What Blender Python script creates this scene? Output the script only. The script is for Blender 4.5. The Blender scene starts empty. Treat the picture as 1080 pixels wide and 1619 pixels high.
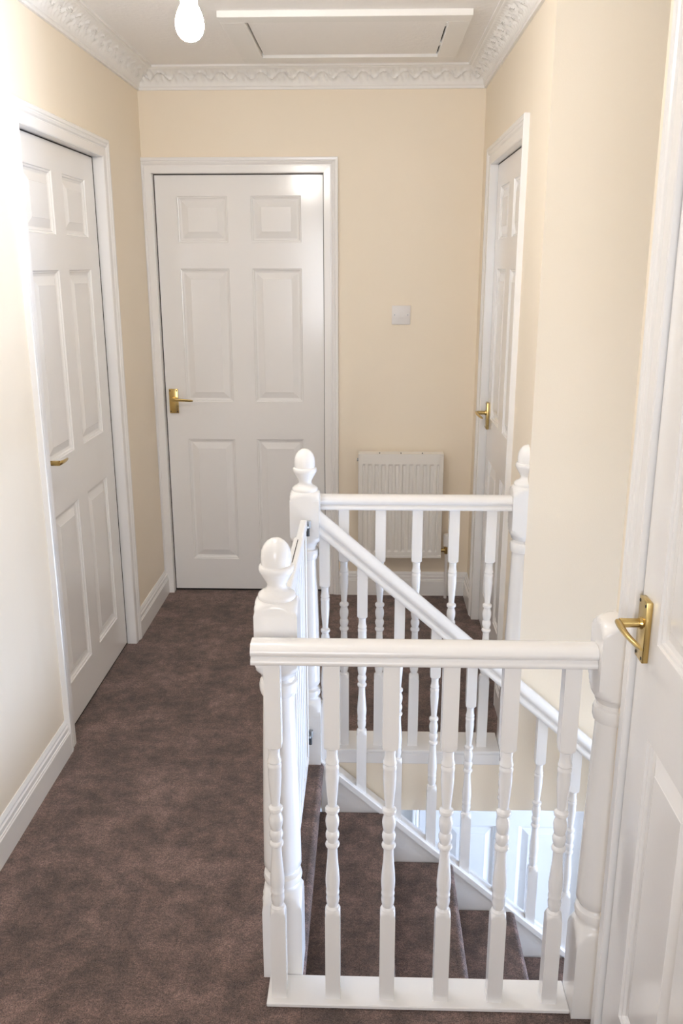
import bpy, bmesh, math, random
from mathutils import Vector, Matrix
random.seed(7)
scene = bpy.context.scene
COL = scene.collection
R = math.radians

# ------------------------------------------------------------------ camera
def look_matrix(pitch, yaw, roll):
    cy, sy, cp, sp = math.cos(yaw), math.sin(yaw), math.cos(pitch), math.sin(pitch)
    fw = Vector((-sy*cp, cy*cp, -sp)); r = Vector((cy, sy, 0)); u = r.cross(fw)
    r2 = math.cos(roll)*r + math.sin(roll)*u
    u2 = -math.sin(roll)*r + math.cos(roll)*u
    return Matrix((r2, u2, -fw)).transposed()
cam_data = bpy.data.cameras.new('camera')
cam = bpy.data.objects.new('camera', cam_data); COL.objects.link(cam)
cam.matrix_world = Matrix.Translation((0, 0, 1.6018)) @ look_matrix(.2747, .0302, -.001).to_4x4()
cam_data.sensor_fit = 'HORIZONTAL'; cam_data.sensor_width = 36
cam_data.lens = 1387.08/1080*36
cam_data.clip_start = .02
scene.camera = cam

# ------------------------------------------------------------------ light and exposure
EXPOSURE = 2.0
BULB = 90.0            # radiance of the frosted bulbs
scene.view_settings.view_transform = 'Standard'
scene.view_settings.look = 'None'
scene.view_settings.gamma = 1
scene.view_settings.use_curve_mapping = False
scene.view_settings.exposure = EXPOSURE
scene.cycles.use_denoising = True
scene.cycles.max_bounces = 14
scene.cycles.diffuse_bounces = 8
scene.cycles.sample_clamp_indirect = 6
world = bpy.data.worlds.new('daylight_sky'); scene.world = world
world.use_nodes = True
wb = world.node_tree.nodes['Background']
wb.inputs['Color'].default_value = (.62, .78, 1.0, 1); wb.inputs['Strength'].default_value = .8
def area(name, loc, rot, sx, sy, power, col):
    d = bpy.data.lights.new(name, 'AREA'); d.shape = 'RECTANGLE'; d.size = sx; d.size_y = sy
    d.energy = power; d.color = col
    o = bpy.data.objects.new(name, d); COL.objects.link(o); o.location = loc; o.rotation_euler = rot
    return o
# daylight entering the glazed window at the foot of the stairs
area('hall_window_daylight', (3.72, 2.55, -1.05), (0, R(90), 0), 1.5, 1.5, 70, (.52, .68, 1.0))
# added fill light at an unseen, added stair window higher in the same wall
area('added_stair_fill', (3.72, 2.16, .95), (0, R(90), 0), 1.3, .8, 2, (.72, .86, 1.0))
# added fill light at a made-up landing window behind the photographer
area('added_landing_fill', (-.26, -1.32, 1.45), (R(90), 0, 0), 1.0, 1.2, 9, (.97, .97, 1.0))

# ------------------------------------------------------------------ dimensions (metres)
XL, XR, YF, ZC = -1.0172, .5026, 4.1617, 2.42
YB = -1.2                       # wall behind the photographer
WN, WF = 1.672, 2.668           # near and far edge of the stairwell
NX = -.138                      # carpet nosing at the head of the stairs
RISE, GOING = .1935, .222
SLOPE = RISE/GOING
HALL_Z, HALL_Y, HALL_X = -2.515, 3.55, 3.6

# ------------------------------------------------------------------ materials
def mat(name, col, rough=.5, metal=0, build=None, **kw):
    m = bpy.data.materials.new(name); m.use_nodes = True
    nt = m.node_tree; b = nt.nodes['Principled BSDF']
    b.inputs['Base Color'].default_value = (*col, 1); b.inputs['Roughness'].default_value = rough
    b.inputs['Metallic'].default_value = metal
    for k, v in kw.items(): b.inputs[k.replace('_', ' ')].default_value = v
    if build: build(nt, b)
    return m
def noise(nt, scale, detail=4, rough=.55, coord='Object'):
    tc = nt.nodes.new('ShaderNodeTexCoord'); n = nt.nodes.new('ShaderNodeTexNoise')
    n.inputs['Scale'].default_value = scale; n.inputs['Detail'].default_value = detail
    n.inputs['Roughness'].default_value = rough
    nt.links.new(tc.outputs[coord], n.inputs['Vector']); return n
def bump(nt, b, src, strength, dist):
    bp = nt.nodes.new('ShaderNodeBump'); bp.inputs['Strength'].default_value = strength
    bp.inputs['Distance'].default_value = dist
    nt.links.new(src, bp.inputs['Height']); nt.links.new(bp.outputs[0], b.inputs['Normal'])
def ramp(nt, src, stops):
    r = nt.nodes.new('ShaderNodeValToRGB'); e = r.color_ramp.elements
    while len(e) < len(stops): e.new(.5)
    for i, (p, c) in enumerate(stops): e[i].position = p; e[i].color = (*c, 1)
    nt.links.new(src, r.inputs[0]); return r
def mixc(nt, a, c, fac, mode='MIX'):
    m = nt.nodes.new('ShaderNodeMix'); m.data_type = 'RGBA'; m.blend_type = mode
    for s, i in ((a, 6), (c, 7), (fac, 0)):
        if hasattr(s, 'is_output'): nt.links.new(s, m.inputs[i])
        else: m.inputs[i].default_value = s
    return m.outputs[2]

def wall_build(c0, c1):
    def f(nt, b):
        n = noise(nt, 2.2, 3)
        nt.links.new(ramp(nt, n.outputs[0], [(.3, c0), (.7, c1)]).outputs[0], b.inputs['Base Color'])
        n2 = noise(nt, 240, 3)
        bump(nt, b, n2.outputs[0], .12, .002)
    return f
def gloss_build(nt, b):
    n = noise(nt, 60, 2)
    bump(nt, b, n.outputs[0], .05, .002)
def artex_build(nt, b):
    n = noise(nt, 45, 5); bump(nt, b, n.outputs[0], .35, .006)
def carpet_build(c_dark, c_mid, c_light):
    def f(nt, b):
        big = noise(nt, 5.5, 6, .62); mid = noise(nt, 22, 5, .65); fine = noise(nt, 330, 2, .6); fib = noise(nt, 120, 5, .8)
        base = ramp(nt, big.outputs[0], [(.36, c_dark), (.5, c_mid), (.66, c_light)]).outputs[0]
        m1 = ramp(nt, mid.outputs[0], [(.34, (.74, .75, .76)), (.66, (1.24, 1.20, 1.18))]).outputs[0]
        m2 = ramp(nt, fine.outputs[0], [(.32, (.42, .42, .42)), (.68, (1.6, 1.58, 1.56))]).outputs[0]
        m3 = ramp(nt, fib.outputs[0], [(.36, (.58, .57, .57)), (.64, (1.42, 1.42, 1.42))]).outputs[0]
        c = mixc(nt, base, m1, 1.0, 'MULTIPLY'); c = mixc(nt, c, m2, 1.0, 'MULTIPLY'); c = mixc(nt, c, m3, 1.0, 'MULTIPLY')
        nt.links.new(c, b.inputs['Base Color'])
        add = nt.nodes.new('ShaderNodeMath'); add.operation = 'ADD'
        nt.links.new(fine.outputs[0], add.inputs[0]); nt.links.new(fib.outputs[0], add.inputs[1])
        bump(nt, b, add.outputs[0], .8, .008)
    return f
M = {}
M['cream'] = mat('cream_emulsion', (.87, .785, .66), .55, build=wall_build((.865, .775, .635), (.88, .79, .655)))
M['ceiling'] = mat('white_ceiling_paint', (.91, .895, .88), .8, build=artex_build)
M['plaster'] = mat('white_plaster_moulding', (.86, .85, .83), .6, build=gloss_build)
M['gloss'] = mat('white_gloss_paint', (.86, .85, .84), .20, build=gloss_build)
M['door'] = mat('white_door_paint', (.86, .85, .84), .16, build=gloss_build)
M['carpet'] = mat('brown_carpet', (.15, .10, .09), .95, build=carpet_build((.132, .089, .076), (.182, .122, .105), (.262, .176, .154)),
                  Sheen_Weight=.15, Sheen_Roughness=.5)
M['brass'] = mat('polished_brass', (.64, .47, .19), .26, 1, build=lambda nt, b: bump(nt, b, noise(nt, 90, 2).outputs[0], .04, .001))
M['screw'] = mat('dark_screw_slot', (.05, .04, .03), .5, .6, build=gloss_build)
M['steel'] = mat('zinc_steel', (.42, .43, .44), .35, 1, build=gloss_build)
M['dark'] = mat('dark_grey_plastic', (.05, .055, .06), .5, build=gloss_build)
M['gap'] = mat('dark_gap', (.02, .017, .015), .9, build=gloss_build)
M['plastic'] = mat('white_plastic', (.78, .76, .75), .35, build=gloss_build)
M['enamel'] = mat('white_enamel_steel', (.84, .82, .78), .3, build=gloss_build)
M['gate'] = mat('white_powder_coated_steel', (.82, .82, .82), .35, build=gloss_build)
M['hall'] = mat('pale_hall_emulsion', (.80, .80, .78), .7, build=wall_build((.78, .78, .76), (.82, .82, .80)))
M['wood'] = mat('oak_hall_floor', (.38, .26, .16), .45, build=gloss_build)
def glass_build(nt, b):
    out = nt.nodes['Material Output']; t = nt.nodes.new('ShaderNodeBsdfTransparent'); g = nt.nodes.new('ShaderNodeBsdfGlossy')
    g.inputs['Roughness'].default_value = .02
    fr = nt.nodes.new('ShaderNodeFresnel'); mx = nt.nodes.new('ShaderNodeMixShader')
    nt.links.new(fr.outputs[0], mx.inputs[0]); nt.links.new(t.outputs[0], mx.inputs[1]); nt.links.new(g.outputs[0], mx.inputs[2])
    nt.links.new(mx.outputs[0], out.inputs[0])
M['glass'] = mat('window_glass', (1, 1, 1), .02, build=glass_build)
def bulb_build(nt, b):
    b.inputs['Emission Color'].default_value = (1.0, .955, .90, 1); b.inputs['Emission Strength'].default_value = BULB
M['bulb'] = mat('lit_frosted_bulb', (.9, .9, .88), .4, build=bulb_build)

# ------------------------------------------------------------------ mesh helpers
def obj(name, bm, m, parent=None, smooth=None):
    me = bpy.data.meshes.new(name)
    bmesh.ops.recalc_face_normals(bm, faces=bm.faces)
    bm.to_mesh(me); bm.free()
    me.materials.append(M[m])
    if smooth is not None:
        me.polygons.foreach_set('use_smooth', [True]*len(me.polygons))
        me.set_sharp_from_angle(angle=R(smooth))
    o = bpy.data.objects.new(name, me); COL.objects.link(o)
    if parent: o.parent = parent
    return o
def copy(o, parent=None, **tags):
    c = o.copy(); COL.objects.link(c); c.parent = parent
    return c
def thing(name, loc=(0, 0, 0), rz=0):
    o = bpy.data.objects.new(name, None); COL.objects.link(o); o.location = loc; o.rotation_euler = (0, 0, rz)
    o.empty_display_size = .1
    return o
def tag(o, label, cat, group=None):
    o['label'] = label; o['category'] = cat
    if group: o['group'] = group
    return o
def struct(o, label=None, cat=None):
    o['kind'] = 'structure'
    if label: o['label'] = label
    if cat: o['category'] = cat
    return o
def box(bm, x0, x1, y0, y1, z0, z1, bev=0, seg=1):
    t = bmesh.new()
    vs = [t.verts.new((x, y, z)) for z in (z0, z1) for y in (y0, y1) for x in (x0, x1)]
    for f in ((0, 1, 3, 2), (4, 6, 7, 5), (0, 4, 5, 1), (2, 3, 7, 6), (0, 2, 6, 4), (1, 5, 7, 3)):
        t.faces.new([vs[i] for i in f])
    bmesh.ops.recalc_face_normals(t, faces=t.faces)
    if bev: bmesh.ops.bevel(t, geom=list(t.edges), offset=bev, segments=seg, affect='EDGES', profile=.5)
    me = bpy.data.meshes.new('t'); t.to_mesh(me); t.free(); bm.from_mesh(me); bpy.data.meshes.remove(me)
    return bm
def bx(*a, **k): return box(bmesh.new(), *a, **k)
def loft(bm, rings, closed=True, caps=True):
    """rings: lists of points with equal length"""
    rv = [[bm.verts.new(p) for p in r] for r in rings]
    n = len(rv[0])
    for a, b in zip(rv, rv[1:]):
        for i in range(n if closed else n-1):
            j = (i+1) % n
            bm.faces.new((a[i], a[j], b[j], b[i]))
    if caps and closed:
        bm.faces.new(rv[0][::-1]); bm.faces.new(rv[-1])
    return bm
def turned(bm, rings, cx=0, cy=0, n=24, arc=None):
    """rings: (z, half_square or None, radius). arc=(a0,a1) gives a half post closed by a flat back"""
    out = []
    for z, h, rad in rings:
        pts = []
        if arc is None: angs = [2*math.pi*i/n for i in range(n)]
        else: angs = [arc[0]+(arc[1]-arc[0])*i/n for i in range(n+1)]
        for a in angs:
            c, s = math.cos(a), math.sin(a)
            r = rad
            if h: r = min(rad, h/max(abs(c), abs(s)))
            pts.append((cx+r*c, cy+r*s, z))
        out.append(pts)
    return loft(bm, out)
def tube(bm, p0, p1, r0, r1=None, n=14):
    p0, p1 = Vector(p0), Vector(p1); r1 = r0 if r1 is None else r1
    d = (p1-p0).normalized(); a = d.orthogonal().normalized(); b = d.cross(a)
    return loft(bm, [[p+r*(math.cos(2*math.pi*i/n)*a+math.sin(2*math.pi*i/n)*b) for i in range(n)] for p, r in ((p0, r0), (p1, r1))])
def pipe(bm, pts, rad, n=12):
    pts = [Vector(p) for p in pts]; rad = rad if isinstance(rad, (list, tuple)) else [rad]*len(pts)
    rings = []; a = None
    for i, p in enumerate(pts):
        d = (pts[min(i+1, len(pts)-1)]-pts[max(i-1, 0)]).normalized()
        a = d.orthogonal().normalized() if a is None else (a-d*a.dot(d)).normalized()
        b = d.cross(a)
        rr = rad[i] if isinstance(rad[i], (tuple, list)) else (rad[i], rad[i])
        rings.append([p+rr[0]*math.cos(2*math.pi*k/n)*a+rr[1]*math.sin(2*math.pi*k/n)*b for k in range(n)])
    return loft(bm, rings)

# ------------------------------------------------------------------ the setting: floor, walls, ceiling
FD = -.222                                          # underside of the landing floor
bm = bmesh.new()
box(bm, XL-.1, NX-.02, YB-.1, YF+.1, FD, 0)
box(bm, NX-.02, XR+.1, YB-.1, WN, FD, 0)
box(bm, NX-.02, XR, WF, YF+.1, FD, 0)
box(bm, XR, XR+.1, 2.9, YF+.1, FD, 0)
prof = [(NX-.021, 0)]+[(NX-.02+.02*math.sin(a), -.02+.02*math.cos(a)) for a in [R(10*i) for i in range(0, 15)]]
prof += [(NX-.018, -.038), (NX-.021, -.042), (NX-.021, -RISE-.03), (NX-.03, -RISE-.03)]
loft(bm, [[(x, y, z) for x, z in prof] for y in [WN+(2.6-WN)*i/8 for i in range(9)]], closed=False)
floor = struct(obj('floor', bm, 'carpet', smooth=40), 'mottled brown carpet covering the landing floor', 'floor')

def holed(bm, ax, a0, a1, lo, hi, z0, z1, holes):
    """wall slab: ax 'x' (thickness lo..hi in x, runs along y) or 'y'; holes (s0,s1,t0,t1)"""
    def b(s0, s1, t0, t1):
        if s1-s0 < 1e-4 or t1-t0 < 1e-4: return
        box(bm, lo, hi, s0, s1, t0, t1) if ax == 'x' else box(bm, s0, s1, lo, hi, t0, t1)
    cur = a0
    for s0, s1, t0, t1 in sorted(holes):
        b(cur, s0, z0, z1); b(s0, s1, z0, t0); b(s0, s1, t1, z1); cur = s1
    b(cur, a1, z0, z1)
    return bm
LT = .025                                          # lining thickness
DW, DH = .770, 1.995                               # clear opening
def hole(a, b, top=DH): return (a-LT, b+LT, 0, top+LT)
LD = (2.697, 2.697+.828); FDR = (-.975, -.975+DW); RF = (3.07, 3.07+DW); RN = (1.518-DW, 1.518)
struct(obj('wall_left', holed(bmesh.new(), 'x', YB-.1, YF+.1, XL-.1, XL, 0, ZC, [hole(*LD)]), 'cream'), 'cream painted wall on the left of the landing', 'wall')
struct(obj('wall_far', holed(bmesh.new(), 'y', XL, XR, YF, YF+.1, 0, ZC, [hole(*FDR)]), 'cream'), 'cream end wall holding the radiator and switch', 'wall')
struct(obj('wall_right_far', holed(bmesh.new(), 'x', 2.768, YF+.1, XR, XR+.1, 0, ZC, [hole(*RF)]), 'cream'), 'cream wall beside the far right door', 'wall')
struct(obj('wall_right_near', holed(bmesh.new(), 'x', YB-.1, 1.56, XR, XR+.1, 0, ZC, [hole(*RN)]), 'cream'), 'cream wall holding the nearest right door', 'wall')
struct(obj('wall_stairwell', bx(XR, HALL_X+.1, WF, WF+.1, FD, ZC), 'cream'), 'cream wall rising above the descending stairs', 'wall')
bm = bx(XR, HALL_X+.1, 1.56, 1.66, HALL_Z, ZC); box(bm, NX-.3, XR, 1.56, 1.66, HALL_Z, FD)
struct(obj('wall_stairs_near', bm, 'cream'), 'cream wall on the near side of the stairs', 'wall')
struct(obj('wall_landing_edge', bx(NX-.02, XR, WF-.007, WF+.0005, FD-.001, -.0395), 'cream'), 'cream plastered edge of the landing under the far balustrade', 'wall')
struct(obj('wall_behind', holed(bmesh.new(), 'y', XL-.1, XR+.1, YB-.1, YB, 0, ZC, [(-.76, .24, .85, 2.05)]), 'cream'), 'cream wall behind the viewpoint', 'wall')
bm = bx(XL-.1, XR+.1, YB-.1, YF+.1, ZC, ZC+.1); box(bm, XR+.1, HALL_X+.1, 1.56, 2.768, ZC, ZC+.1)
struct(obj('ceiling', bm, 'ceiling'), 'white textured ceiling above the landing', 'ceiling')
# lower hall
bm = holed(bmesh.new(), 'y', -.7, HALL_X+.1, HALL_Y, HALL_Y+.1, HALL_Z, FD, [(.285-LT, .285+DW+LT, HALL_Z, HALL_Z+DH+LT)])
struct(obj('wall_hall', bm, 'hall'), 'pale wall of the hall downstairs', 'wall')
struct(obj('wall_hall_left', bx(-.8, -.7, 1.56, HALL_Y+.1, HALL_Z, FD), 'hall'), 'pale end wall of the hall downstairs', 'wall')
bm = holed(bmesh.new(), 'x', 1.66, HALL_Y+.1, HALL_X, HALL_X+.1, HALL_Z, FD, [(1.8, 3.3, HALL_Z+.65, HALL_Z+2.25)])
holed(bm, 'x', 1.66, WF+.1, HALL_X, HALL_X+.1, FD, ZC, [(1.76, 2.56, .30, 1.60)])
struct(obj('wall_hall_right', bm, 'hall'), 'pale wall with the window at the stair foot', 'wall')
struct(obj('floor_hall', bx(-.8, HALL_X+.1, 1.56, HALL_Y+.1, HALL_Z-.1, HALL_Z), 'wood'), 'oak floor of the hall downstairs', 'floor')
struct(obj('ceiling_hall', bx(XR+.1, HALL_X+.1, WF+.1, HALL_Y+.1, FD, FD+.1), 'ceiling'), 'white ceiling of the hall downstairs', 'ceiling')

def window(name, label, ax, pos, s0, s1, t0, t1, nx):
    w = struct(thing(name), label, 'window')
    fb = bmesh.new()
    def b(bm_, a0, a1, c0, c1, d0, d1):
        return box(bm_, pos+d0, pos+d1, a0, a1, c0, c1) if ax == 'x' else box(bm_, a0, a1, pos+d0, pos+d1, c0, c1)
    for a0, a1, c0, c1 in ((s0, s0+.05, t0, t1), (s1-.05, s1, t0, t1), (s0+.05, s1-.05, t0, t0+.05), (s0+.05, s1-.05, t1-.05, t1)):
        b(fb, a0, a1, c0, c1, .02, .08)
    obj('window_frame', fb, 'gloss', w)
    st = (s1-s0)/nx
    for i in range(1, nx): obj('mullion', b(bmesh.new(), s0+i*st-.02, s0+i*st+.02, t0+.05, t1-.05, .025, .075), 'gloss', w)
    for i in range(nx): obj('pane', b(bmesh.new(), s0+i*st+.02+(.03 if i == 0 else 0), s0+(i+1)*st-.02-(.03 if i == nx-1 else 0), t0+.05, t1-.05, .047, .053), 'glass', w)
    return w
window('window_1', 'white framed window at the foot of the stairs', 'x', HALL_X, 1.8, 3.3, HALL_Z+.65, HALL_Z+2.25, 2)
window('added_window_3', 'added white framed stair window high above the steps', 'x', HALL_X, 1.76, 2.56, .30, 1.60, 1)  # unseen window, added to carry the upper stair fill
window('added_window_2', 'added white framed window behind the viewpoint', 'y', YB-.1, -.76, .24, .85, 2.05, 2)  # made-up window, added to carry the fill from behind

# ------------------------------------------------------------------ cornice with leaf relief
def cornice(name, p0, p1, inward, label, m0=1, m1=1):
    """runs p0->p1 (xy) along a wall, inward = unit vector into the room; m = mitre direction at the ends (1 inner, -1 outer, 0 square)"""
    p0, p1, n = Vector((*p0, 0)), Vector((*p1, 0)), Vector((*inward, 0))
    L = (p1-p0).length; d = (p1-p0)/L
    D, H = .088, .085
    base = [(.0, -H), (.010, -H), (.010, -H+.010), (.014, -H+.013)]
    cove = []
    for i in range(15):
        t = i/14
        a = R(4+82*t)
        cove.append((.014+.062*(1-math.cos(a))/(1-math.cos(R(86)))*1.0, -H+.013+.060*math.sin(a)/math.sin(R(86)), t))
    top = [(.078, -.009), (D, -.008), (D, 0), (0, 0)]
    ns = max(2, int(L/.006))
    rings = []
    for k in range(ns+1):
        s = L*k/ns; ring = []
        def put(o, z):
            q = s
            if k == 0: q = o*m0
            if k == ns: q = L-o*m1
            ring.append(p0+d*q+n*o+Vector((0, 0, ZC+z)))
        for o, z in base: put(o, z)
        for o, z, t in cove:
            # two rows of lobed leaves linked by a waving stem
            u = s/.088*2*math.pi
            stem = math.exp(-((t-.5-.22*math.sin(u))/.07)**2)
            lobes = max(0, math.cos(3*u+5*(t-.5)))*max(0, math.sin(math.pi*t))*(.45+.55*max(0, -math.sin(u)*(t-.5)*4+.3))
            h = .0125*max(stem, .85*lobes)*min(1, 6*t, 6*(1-t))
            a = R(4+82*t)
            put(o+h*math.cos(a)*.7+h*.3, z-h*math.sin(a)*.7)
        for o, z in top: put(o, z)
        rings.append(ring)
    bm = loft(bmesh.new(), rings)
    return struct(obj(name, bm, 'plaster', smooth=50), label, 'cornice')
cornice('trim_1', (XL, YB), (XL, YF), (1, 0), 'ornate white plaster cornice along the left wall')
cornice('trim_2', (XL, YF), (XR, YF), (0, -1), 'ornate white plaster cornice above the far door')
cornice('trim_3', (XR, YF), (XR, WF), (-1, 0), 'ornate white plaster cornice along the right wall', 1, -1)
cornice('trim_4', (XR, WF), (HALL_X, WF), (0, -1), 'ornate white plaster cornice above the stairs', -1, 0)

# ------------------------------------------------------------------ skirting boards
SK = [(0, 0), (.018, 0), (.018, .076), (.0155, .079), (.0155, .083), (.0125, .085), (.0125, .099), (.010, .101), (.0085, .104), (.0085, .110), (.003, .121), (0, .121)]
def skirting(name, p0, p1, inward, label):
    p0, p1, n = Vector((*p0, 0)), Vector((*p1, 0)), Vector((*inward, 0))
    bm = loft(bmesh.new(), [[p+n*o+Vector((0, 0, z)) for o, z in SK] for p in (p0, p1)])
    return struct(obj(name, bm, 'gloss'), label, 'skirting')
skirting('baseboard_left', (XL, YB), (XL, LD[0]-.066), (1, 0), 'white moulded skirting board left of the near left door')
skirting('baseboard_left_far', (XL, LD[1]+.066), (XL, YF), (1, 0), 'white moulded skirting in the far left corner')
skirting('baseboard_far', (FDR[1]+.066, YF), (XR, YF), (0, -1), 'white moulded skirting board beneath the radiator')
skirting('baseboard_right_corner', (XR, RF[1]+.066), (XR, YF-.018), (-1, 0), 'short white skirting in the far right corner')
skirting('baseboard_right', (XR, 2.76), (XR, RF[0]-.066), (-1, 0), 'short white skirting beside the far half newel')

# ------------------------------------------------------------------ doors
LW, LH, LTK = .762, 1.981, .035
PX = [(.097, .326), (.433, .662)]
PXW = [(.102, .350), (.455, .702)]        # the wider left-hand leaf
PZ = [(.160, .775), (.956, 1.575), (1.690, 1.892)]
def leaf_mesh(LW, PX):
    bm = bmesh.new()
    xs = [0, PX[0][0], PX[0][1], PX[1][0], PX[1][1], LW]; zs = [0]+[z for p in PZ for z in p]+[LH]
    v = {}
    def V(x, y, z):
        k = (round(x, 5), y, round(z, 5))
        if k not in v: v[k] = bm.verts.new((x, y, z))
        return v[k]
    for i in range(5):
        for j in range(7):
            if i in (1, 3) and j in (1, 3, 5): continue
            bm.faces.new((V(xs[i], 0, zs[j]), V(xs[i+1], 0, zs[j]), V(xs[i+1], 0, zs[j+1]), V(xs[i], 0, zs[j+1])))
    b = [(0, 0), (LW, 0), (LW, LH), (0, LH)]
    bm.faces.new([V(x, LTK, z) for x, z in b][::-1])
    for sx in (0, LW):
        bm.faces.new([V(sx, 0, z) for z in zs]+[V(sx, LTK, LH), V(sx, LTK, 0)])
    for sz in (0, LH):
        bm.faces.new([V(x, 0, sz) for x in xs]+[V(LW, LTK, sz), V(0, LTK, sz)])
    return bm
def panel_mesh(w, h):
    steps = [(0, 0), (.002, .0045), (.007, .0055), (.010, .0100), (.017, .0120), (.019, .0120), (.046, .003), (.047, .002), (.050, .002)]
    bm = bmesh.new()
    rings = [[(o, y, o), (w-o, y, o), (w-o, y, h-o), (o, y, h-o)] for o, y in steps]
    loft(bm, rings, caps=False)
    o, y = steps[-1]
    bm.verts.ensure_lookup_table(); n = len(bm.verts)
    bm.faces.new([bm.verts[n-4+i] for i in range(4)])
    return bm
def to_mesh(bm, m, smooth=None):
    o = obj('tmp', bm, m, smooth=smooth); me = o.data; bpy.data.objects.remove(o); return me
LEAVES = {}
for W_, P_ in ((.762, PX), (.813, PXW)):
    LEAVES[W_] = (to_mesh(leaf_mesh(W_, P_), 'door'), P_, [to_mesh(panel_mesh(P_[0][1]-P_[0][0], z1-z0), 'door') for z0, z1 in PZ])
def inst(name, me, parent, loc=(0, 0, 0), rot=(0, 0, 0)):
    o = bpy.data.objects.new(name, me); COL.objects.link(o); o.parent = parent; o.location = loc; o.rotation_euler = rot
    return o
# brass lever handle, local: plate centre at origin, wall face y=0, lever towards +x
PLATE = to_mesh(bx(-.0215, .0215, -.0115, 0, -.058, .058, bev=.0016, seg=2), 'brass', 40)
def lever_mesh():
    bm = bmesh.new()
    tube(bm, (0, -.008, .012), (0, -.016, .012), .0125, .0105, 20)
    tube(bm, (0, -.014, .012), (0, -.050, .012), .0082, .0088, 18)
    pts = []; rad = []
    for i in range(13):
        t = i/12
        pts.append((-.006+.104*t, -.050-.004*math.sin(math.pi*t)+.010*t*t, .012-.007*t*t))
        w = .0105-.0035*t
        if i in (0,): w *= .55
        if i == 12: w *= .6
        rad.append((w*.62, w))
    pipe(bm, pts, rad, 16)
    return bm
LEVER = to_mesh(lever_mesh(), 'brass', 45)
SCREW = to_mesh(tube(bmesh.new(), (0, -.0110, 0), (0, -.0122, 0), .0036, .003, 12), 'screw')
ARC = [(0, 0), (0, .009), (.003, .0115), (.030, .0125), (.032, .0105), (.035, .0105), (.040, .015), (.047, .017), (.050, .0155), (.054, .0185), (.063, .0195), (.066, .017), (.066, 0)]
def door(n, label, loc, rz, rec, clipx=None, handle=True, bottom=.010, W_=.762, notch=None):
    DW = W_+(.008 if W_ < .8 else .015); LEAF, PX, PAN = LEAVES[W_]
    d = struct(thing('door_%d' % n, loc, rz), label, 'door')
    leaf = inst('leaf', LEAF, d, (.004, 0, bottom))
    for x0, x1 in PX:
        for me, (z0, z1) in zip(PAN, PZ): inst('panel', me, leaf, (x0, 0, z0))
    # lining
    for nm, a in (('lining', (-LT, 0, -rec, .07, 0, DH+LT)), ('lining', (DW, DW+LT, -rec, .07, 0, DH+LT)), ('lining', (0, DW, -rec, .07, DH, DH+LT))):
        obj(nm, bx(*a), 'gloss', d)
    obj('gap_shade_sheet', bx(0, DW, LTK+.002, LTK+.012, 0, DH), 'gap', d)  # dark sheet behind the leaf, colours the gaps as if shaded
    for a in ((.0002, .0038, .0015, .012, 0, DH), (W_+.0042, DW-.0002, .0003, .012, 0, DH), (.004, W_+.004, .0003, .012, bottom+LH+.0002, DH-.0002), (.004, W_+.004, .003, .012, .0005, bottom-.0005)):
        obj('gap_shade_strip', bx(*a), 'gap', d)  # dark strips that paint shadow lines into the gaps round the leaf
    # architraves
    def cl(x): return x if clipx is None else max(x, clipx)
    z0 = 0
    if notch:
        z0 = notch
        low = [(o, t) for o, t in ARC if o < .0301]; low += [(low[-1][0], 0)]
        obj('architrave', loft(bmesh.new(), [[(-o*.72, -rec-t, z) for o, t in low] for z in (0, notch)]), 'gloss', d)
    legs = [[(cl(-o), -rec-t, z0) for o, t in ARC], [(cl(-o), -rec-t, DH+o) for o, t in ARC]]
    obj('architrave', loft(bmesh.new(), legs), 'gloss', d)
    legs = [[(DW+o, -rec-t, 0) for o, t in ARC], [(DW+o, -rec-t, DH+o) for o, t in ARC]]
    obj('architrave', loft(bmesh.new(), legs), 'gloss', d)
    hd = [[(cl(-o), -rec-t, DH+o) for o, t in ARC], [(DW+o, -rec-t, DH+o) for o, t in ARC]]
    obj('architrave', loft(bmesh.new(), hd), 'gloss', d)
    if handle:
        h = inst('handle', PLATE, d, (.042 if W_ < .8 else .054, 0, .971)); h['label'] = 'polished brass lever handle'
        inst('lever', LEVER, h)
        for sx in (-.016, .016):
            for sz in (-.050, .050): inst('screw', SCREW, h, (sx, 0, sz))
    return d
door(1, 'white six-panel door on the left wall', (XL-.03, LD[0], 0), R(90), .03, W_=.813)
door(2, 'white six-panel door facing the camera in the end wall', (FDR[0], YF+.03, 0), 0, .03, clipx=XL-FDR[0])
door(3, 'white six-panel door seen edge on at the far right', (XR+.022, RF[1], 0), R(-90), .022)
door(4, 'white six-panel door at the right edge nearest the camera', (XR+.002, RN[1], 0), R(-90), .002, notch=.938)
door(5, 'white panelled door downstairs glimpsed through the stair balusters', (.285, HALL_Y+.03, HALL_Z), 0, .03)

# ------------------------------------------------------------------ newel posts
H_ = .045
def newel_rings(z0=0):
    S = H_*1.4143
    L = [(z0, H_, .1), (.180, H_, .1)]
    L += [(.180+.045*i/5, H_, S-(S-.043)*(i/5)**1.6) for i in range(6)]
    L += [(.227, None, .0400), (.233, None, .0362), (.238, None, .0366), (.242, None, .0425), (.252, None, .0446), (.261, None, .0425), (.265, None, .0375),
          (.270, None, .0358), (.276, None, .0385), (.283, None, .0430), (.300, None, .0430), (.42, None, .0415), (.56, None, .0385), (.69, None, .0350), (.712, None, .0345),
          (.714, None, .0390), (.722, None, .0415), (.735, None, .0420), (.743, None, .0400), (.746, None, .0350), (.754, None, .0345), (.758, None, .0385)]
    L += [(.766+.030*i/5, H_, .041+(S-.041)*(i/5)**.62) for i in range(6)]
    L += [(.905, H_, .1)]
    L += [(.905+.026*i/5, H_, S-(S-.0415)*(i/5)**1.5) for i in range(6)]
    L += [(.9325, None, .034)]
    return L
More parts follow.
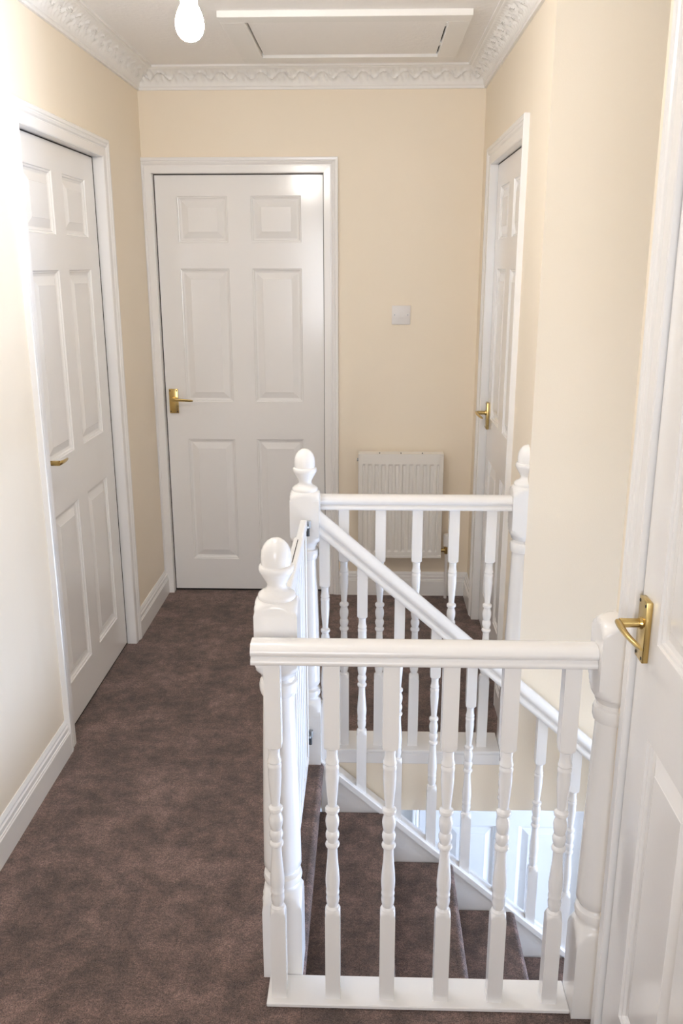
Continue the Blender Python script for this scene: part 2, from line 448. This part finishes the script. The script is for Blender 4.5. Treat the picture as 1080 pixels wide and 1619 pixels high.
CAP = [(.930, .0385), (.936, .0400), (.941, .0385), (.946, .0320), (.951, .0235), (.957, .0200), (.963, .0205), (.972, .0255), (.982, .0315), (.988, .0345), (.991, .0362), (.996, .0370), (1.001, .0364),
       (1.004, .0345), (1.0045, .0310), (1.012, .0318), (1.024, .0318), (1.036, .0298), (1.047, .0250), (1.055, .0182), (1.060, .0102), (1.062, .001)]
def newel(name, cx, cy, label, z0=0, half=False, cap=True):
    t = tag(thing(name, (cx, cy, 0)), label, 'newel post')
    arc = (R(90), R(270)) if half else None
    n = 32
    obj('post', turned(bmesh.new(), newel_rings(z0), 0, 0, n, arc), 'gloss', t, smooth=38)
    if cap: obj('acorn_cap', turned(bmesh.new(), [(z, None, r) for z, r in CAP], 0, 0, n, arc), 'gloss', t, smooth=50)
    return t
newel('newel_post', -.1875, 1.717, 'white newel post with acorn cap nearest the camera', 0)
newel('newel_post', -.1920, 2.624, 'white acorn-topped newel post between the gate and the sloping handrail', 0)
newel('half_newel', XR, 1.6195, 'white half newel without cap, fixed beside the nearest right door', 0, True, False)
newel('half_newel', XR, 2.706, 'white half newel with acorn cap at the far right wall', 0, True, True)

# ------------------------------------------------------------------ balustrades
HB = .0165
def baluster_rings(zb, zt, t0, t1):
    k = (t1-t0)/.396
    P = [(.640, .0150), (.637, .0128), (.625, .0122), (.613, .0130), (.609, .0142), (.605, .0146), (.6025, .0132), (.600, .0132), (.597, .0146), (.592, .0146), (.588, .0138), (.570, .0142),
         (.540, .0128), (.510, .0108), (.500, .0104), (.497, .0120), (.494, .0146), (.490, .0152), (.486, .0146), (.483, .0118), (.480, .0116), (.470, .0140), (.462, .0147), (.452, .0140),
         (.443, .0124), (.440, .0118), (.437, .0132), (.431, .0146), (.424, .0143), (.416, .0124), (.412, .0116), (.409, .0142), (.405, .0152), (.401, .0145), (.398, .0118), (.392, .0114),
         (.370, .0120), (.340, .0140), (.315, .0152), (.300, .0148), (.289, .0136), (.286, .0144), (.281, .0146), (.277, .0134), (.268, .0146), (.258, .0138), (.249, .0118), (.246, .0130), (.244, .0150)]
    S = HB*1.4143
    L = [(zb, HB, .1), (t0-.018, HB, .1), (t0-.013, HB, S*.93), (t0-.008, HB, S*.84), (t0-.004, HB, S*.74), (t0-.001, HB, S*.66)]
    L += [(t0+(z-.244)*k, None, .0152+(r-.0152)*1.30+.0004) for z, r in reversed(P)]
    L += [(t1+.001, HB, S*.80), (t1+.004, HB, S*.93), (t1+.008, HB, .1), (zt, HB, .1)]
    return L
RP = [(0, .0450), (.010, .0445), (.018, .0425), (.025, .0380), (.0290, .0320), (.0298, .0275), (.0280, .0230), (.0240, .0200), (.0210, .0180), (.0205, .0155), (.0230, .0135), (.0262, .0105), (.0270, .0065), (.0258, .0020), (.0235, 0)]
RPF = RP+[(-y, z) for y, z in reversed(RP[1:])]
def rail_mesh(x0, x1, cy, zb, dz=0, sz=1.0):
    return loft(bmesh.new(), [[(x, cy+y, zb+z*sz+dzz) for y, z in RPF] for x, dzz in ((x0, 0), (x1, dz))])
def balustrade(label, y, x0, x1, zr, xs, boards, bal):
    t = tag(thing('balustrade', (x0, y, 0)), label, 'balustrade')
    o = obj('handrail', rail_mesh(0, x1-x0, 0, zr), 'gloss', t, smooth=45)
    for nm, b in boards:
        bm = bx(b[0]-x0, b[1]-x0, b[2]-y, b[3]-y, b[4], b[5], bev=.002)
        obj(nm, bm, 'gloss', t)
    me = to_mesh(turned(bmesh.new(), baluster_rings(*bal)), 'gloss', 35)
    for x in xs: inst('baluster', me, t, (x-x0, 0, 0))
    return t
balustrade('white spindle balustrade across the foreground with six turned balusters', 1.618, -.2300, .4570, .8330, [-.1895+.1205*i for i in range(6)],
           [('base_board', (-.2170, .4570, 1.5850, WN-.001, .001, .0115))], (.011, .838, .246, .640))
balustrade('white spindle balustrade guarding the far landing before the radiator', 2.702, -.2300, .4570, .8530, [-.0735+.1175*i for i in range(5)],
           [('base_board', (-.146, .4570, WF-.012, 2.785, .001, .0125)), ('fascia', (NX, .4570, WF-.010, WF-.0005, -.040, .000))], (.012, .858, .276, .676))
# sloping balustrade down the stairs
SB_Y = 2.624
t = tag(thing('balustrade', (-.147, SB_Y, 0)), 'white sloping stair balustrade running down from the far newel', 'balustrade')
XE = 1.95
rl = XE+.147
obj('handrail', rail_mesh(0, rl, 0, .792, -SLOPE*rl, 1.62), 'gloss', t, smooth=45)
def cap_z(x): return .002-SLOPE*(x+.144)
def rail_z(x): return .792-SLOPE*(x+.147)
bm = loft(bmesh.new(), [[(x+.147, y, cap_z(x)+z) for y, z in ((-.030, -.026), (.030, -.026), (.030, -.003), (.026, 0), (-.026, 0), (-.030, -.003))] for x in (-.147, XE)])
obj('string_capping', bm, 'gloss', t)
mesh_cache = None
for k in range(17):
    x = -.132+.1195*k
    if mesh_cache is None:
        zb, zt = cap_z(x)-.012, rail_z(x)+.012
        t0, t1 = cap_z(x)+.222, cap_z(x)+.222+.404
        mesh_cache = to_mesh(turned(bmesh.new(), [(z-cap_z(x), h, r) for z, h, r in baluster_rings(zb, zt, t0, t1)]), 'gloss', 35)
    inst('baluster', mesh_cache, t, (x+.147, 0, cap_z(x)))

# ------------------------------------------------------------------ staircase
st = tag(thing('staircase', (NX, 1.66, 0)), 'brown carpeted staircase descending to the right between white strings', 'staircase')
def step_profile():
    r = .02
    p = [(-GOING-.02, 0)]+[(-r+r*math.sin(a), -r+r*math.cos(a)) for a in [R(15*i) for i in range(0, 10)]]
    p += [(-.020, -.040), (-.022, -.044), (-.022, -RISE-.01), (-GOING-.02, -RISE-.01)]
    return p
STEP = to_mesh(loft(bmesh.new(), [[(x, y, z) for x, z in step_profile()] for y in (.001, .470, .938)]), 'carpet', 40)
for n_ in range(1, 13): inst('carpeted_step', STEP, st, (GOING*n_, 0, -RISE*n_))
def string(y0, y1, top, low):
    xa, xb = -.147-NX, 2.45
    return loft(bmesh.new(), [[(xa, y, top), (xb, y, top-SLOPE*(xb-xa)), (xb, y, low-SLOPE*(xb-xa)), (xa, y, low)] for y in (y0, y1)])
obj('outer_string', string(SB_Y-1.66-.022, SB_Y-1.66+.018, -.025, -.52), 'gloss', st)
# skirting-like wall string on the near side
obj('wall_string', string(.0005, .016, .03-.02, -.45), 'gloss', st)

# ------------------------------------------------------------------ stair gate between the two newels
GX = -.192
g = tag(thing('stair_gate', (GX, 1.762, 0)), 'white metal stair safety gate standing between the two acorn newels', 'stair gate')
GL = 2.579-1.762
obj('top_rail', bx(-.010, .010, .015, GL-.030, .825, .858, bev=.003), 'gate', g)
obj('sliding_rail', bx(-.0135, .0135, .05, .60, .822, .8615, bev=.003), 'gate', g)
obj('seam', bx(-.0016, .0006, .36, .575, .8614, .8622), 'gap', g)
obj('bottom_rail', bx(-.007, .007, .015, GL-.030, .030, .058, bev=.003), 'gate', g)
for yy in (.020, GL-.040): obj('upright', bx(-.008, .008, yy-.009, yy+.009, .05, .835, bev=.002), 'gate', g)
barm = to_mesh(tube(bmesh.new(), (0, 0, .05), (0, 0, .83), .0062, n=12), 'gate', 40)
nb = 11
for i in range(nb): inst('bar', barm, g, (0, .020+(GL-.06)*(i+1)/(nb+1), 0))
for zz in (.10, .815):
    bm = tube(bmesh.new(), (.012, GL-.020, zz-.012), (.012, GL-.020, zz+.012), .0055, n=12)
    h = obj('hinge', bm, 'dark', g)
    bm = bx(-.006, .014, GL-.030, GL-.001, zz+.014, zz+.022, bev=.001); tube(bm, (.014, GL-.012, zz+.012), (.014, GL-.012, zz+.034), .007, n=12)
    obj('hinge_bracket', bm, 'steel', h)
bm = bx(-.016, .016, -.0005, .016, .775, .862, bev=.003)
obj('latch', bm, 'gate', g)

# ------------------------------------------------------------------ radiator
RX0, RX1, RZ0, RZ1 = -.043, .362, .224, .736
RYF = YF-.085
rad = tag(thing('radiator', ((RX0+RX1)/2, YF, RZ0)), 'small white convector radiator on the end wall behind the balusters', 'radiator')
w, h = RX1-RX0, RZ1-RZ0
bm = bmesh.new()
nx, nz = 198, 128
def flute(u, v):
    # u 0..w, v 0..h ; returns depth towards the room
    e = min(u, w-u)
    s = .008 if e > .02 else .008*max(0, e/.02)**.5
    if .022 < u < w-.022:
        ph = (u-.022)/(w-.044)*11
        c = .5-.5*math.cos(2*math.pi*ph); c = min(1, max(0, (c-.25)/.5)); c = c*c*(3-2*c)
        vz = min(1, max(0, (v-.030)/.005), max(0, (h-.048-v)/.005)) if .030 < v < h-.048 else 0
        s -= .0065*(1-c)*vz
    return s
grid = [[bm.verts.new((-w/2+w*i/nx, RYF-YF-flute(w*i/nx, h*j/nz)+.008, h*j/nz)) for i in range(nx+1)] for j in range(nz+1)]
for j in range(nz):
    for i in range(nx): bm.faces.new((grid[j][i], grid[j][i+1], grid[j+1][i+1], grid[j+1][i]))
obj('front_panel', bm, 'enamel', rad, smooth=60)
obj('back_panel', bx(-w/2+.004, w/2-.004, -.030, -.022, .004, h-.004, bev=.002), 'enamel', rad)
for sx in (-1, 1): obj('side_panel', bx(min(sx*w/2, sx*(w/2-.0015)), max(sx*w/2, sx*(w/2-.0015)), RYF-YF+.004, -.020, .006, h), 'enamel', rad)
obj('bottom_edge', bx(-w/2, w/2, RYF-YF-.001, RYF-YF+.006, -.004, .010, bev=.002), 'enamel', rad)
obj('top_grille', bx(-w/2, w/2, RYF-YF+.002, -.020, h-.004, h+.003, bev=.001), 'enamel', rad)
for i in range(3): obj('grille_clip', bx(-w/2+w*(i+1)/4-.003, -w/2+w*(i+1)/4+.003, RYF-YF+.012, RYF-YF+.020, h+.002, h+.006, bev=.001), 'dark', rad)
obj('air_vent', tube(bmesh.new(), (-w/2-.006, -.050, h-.032), (-w/2+.002, -.050, h-.032), .008, n=12), 'steel', rad)
for zz in (.12, h-.12): obj('wall_bracket', bx(-.10, .10, -.024, 0, zz-.02, zz+.02), 'enamel', rad)
v = obj('valve', tube(bmesh.new(), (w/2, -.052, .028), (w/2+.030, -.052, .028), .009, n=14), 'brass', rad)
bm = tube(bmesh.new(), (w/2+.030, -.052, .012), (w/2+.030, -.052, .050), .012, n=14); obj('valve_body', bm, 'brass', v, smooth=40)
bm = turned(bmesh.new(), [(.048, None, .014), (.052, None, .018), (.095, None, .0195), (.108, None, .017), (.112, None, .010)], w/2+.030, -.052, 20); obj('valve_head', bm, 'plastic', v, smooth=40)
obj('pipe', tube(bmesh.new(), (w/2+.030, -.052, .014), (w/2+.030, -.052, -RZ0+.001), .0075, n=12), 'plastic', rad, smooth=40)

# ------------------------------------------------------------------ light switch
sw = tag(thing('light_switch', (.151, YF, 1.378)), 'square white light switch on the end wall above the radiator', 'switch')
obj('plate', bx(-.043, .043, -.010, 0, -.043, .043, bev=.003, seg=2), 'plastic', sw, smooth=40)
bm = bmesh.new()
loft(bm, [[(x, y, z) for y, z in ((-.009, -.013), (-.0165, -.013), (-.0120, .013), (-.009, .013))] for x in (-.0065, .0065)])
obj('rocker', bm, 'plastic', sw)
for sx in (-.0302, .0302): obj('screw', tube(bmesh.new(), (sx, -.0096, 0), (sx, -.0106, 0), .0032, n=12), 'steel', sw)

# ------------------------------------------------------------------ loft hatch
HZ = ZC
hx0, hx1, hy0, hy1 = -.516, .342, 3.262, 3.945
lx0, lx1, ly0, ly1 = -.432, .268, 3.335, 3.868
ht = tag(thing('loft_hatch', ((hx0+hx1)/2, (hy0+hy1)/2, HZ)), 'white rectangular loft hatch in the ceiling', 'loft hatch')
ox, oy = (hx0+hx1)/2, (hy0+hy1)/2
def fb(x0, x1, y0, y1): return bx(x0-ox, x1-ox, y0-oy, y1-oy, -.021, 0, bev=.0015)
for a in ((hx0, hx1, hy0, ly0), (hx0, hx1, ly1, hy1), (hx0, lx0, ly0, ly1), (lx1, hx1, ly0, ly1)): obj('frame_board', fb(*a), 'plaster', ht)
obj('lid', bx(lx0-ox+.006, lx1-ox-.006, ly0-oy+.004, ly1-oy-.004, -.010, -.001), 'ceiling', ht)
obj('gap', bx(lx0-ox, lx1-ox, ly0-oy, ly1-oy, -.0009, 0), 'gap', ht)
for a in ((.05, .10), (.34, .38)): obj('packing_strip', bx(lx1-ox-.0065, lx1-ox, ly0-oy+a[0], ly0-oy+a[1], -.013, -.001), 'gloss', ht)

# ------------------------------------------------------------------ pendant bulbs
def pendant(x, y, zc, label):
    p = tag(thing('pendant_light', (x, y, ZC)), label, 'light')
    z = zc-ZC
    obj('ceiling_rose', turned(bmesh.new(), [(-.001, None, .045), (-.012, None, .044), (-.022, None, .030), (-.027, None, .010)], 0, 0, 28), 'plastic', p, smooth=40)
    obj('cord', tube(bmesh.new(), (0, 0, -.02), (0, 0, z+.12), .0032, n=10), 'plastic', p)
    obj('lamp_holder', turned(bmesh.new(), [(z+.045, None, .0190), (z+.050, None, .0200), (z+.064, None, .0200), (z+.068, None, .0165), (z+.100, None, .0160), (z+.118, None, .0110), (z+.128, None, .005)], 0, 0, 24), 'plastic', p, smooth=40)
    pr = [(-.0315, .001), (-.0310, .006), (-.029, .013), (-.024, .021), (-.016, .0275), (-.006, .0315), (.004, .0325), (.014, .0315), (.024, .0290), (.034, .0248), (.042, .0205), (.048, .0165)]
    obj('bulb', turned(bmesh.new(), [(z+a, None, r) for a, r in pr], 0, 0, 28), 'bulb', p, smooth=60)
    return p
pendant(-.412, 2.215, 2.125, 'lit bare pendant bulb hanging from the ceiling')
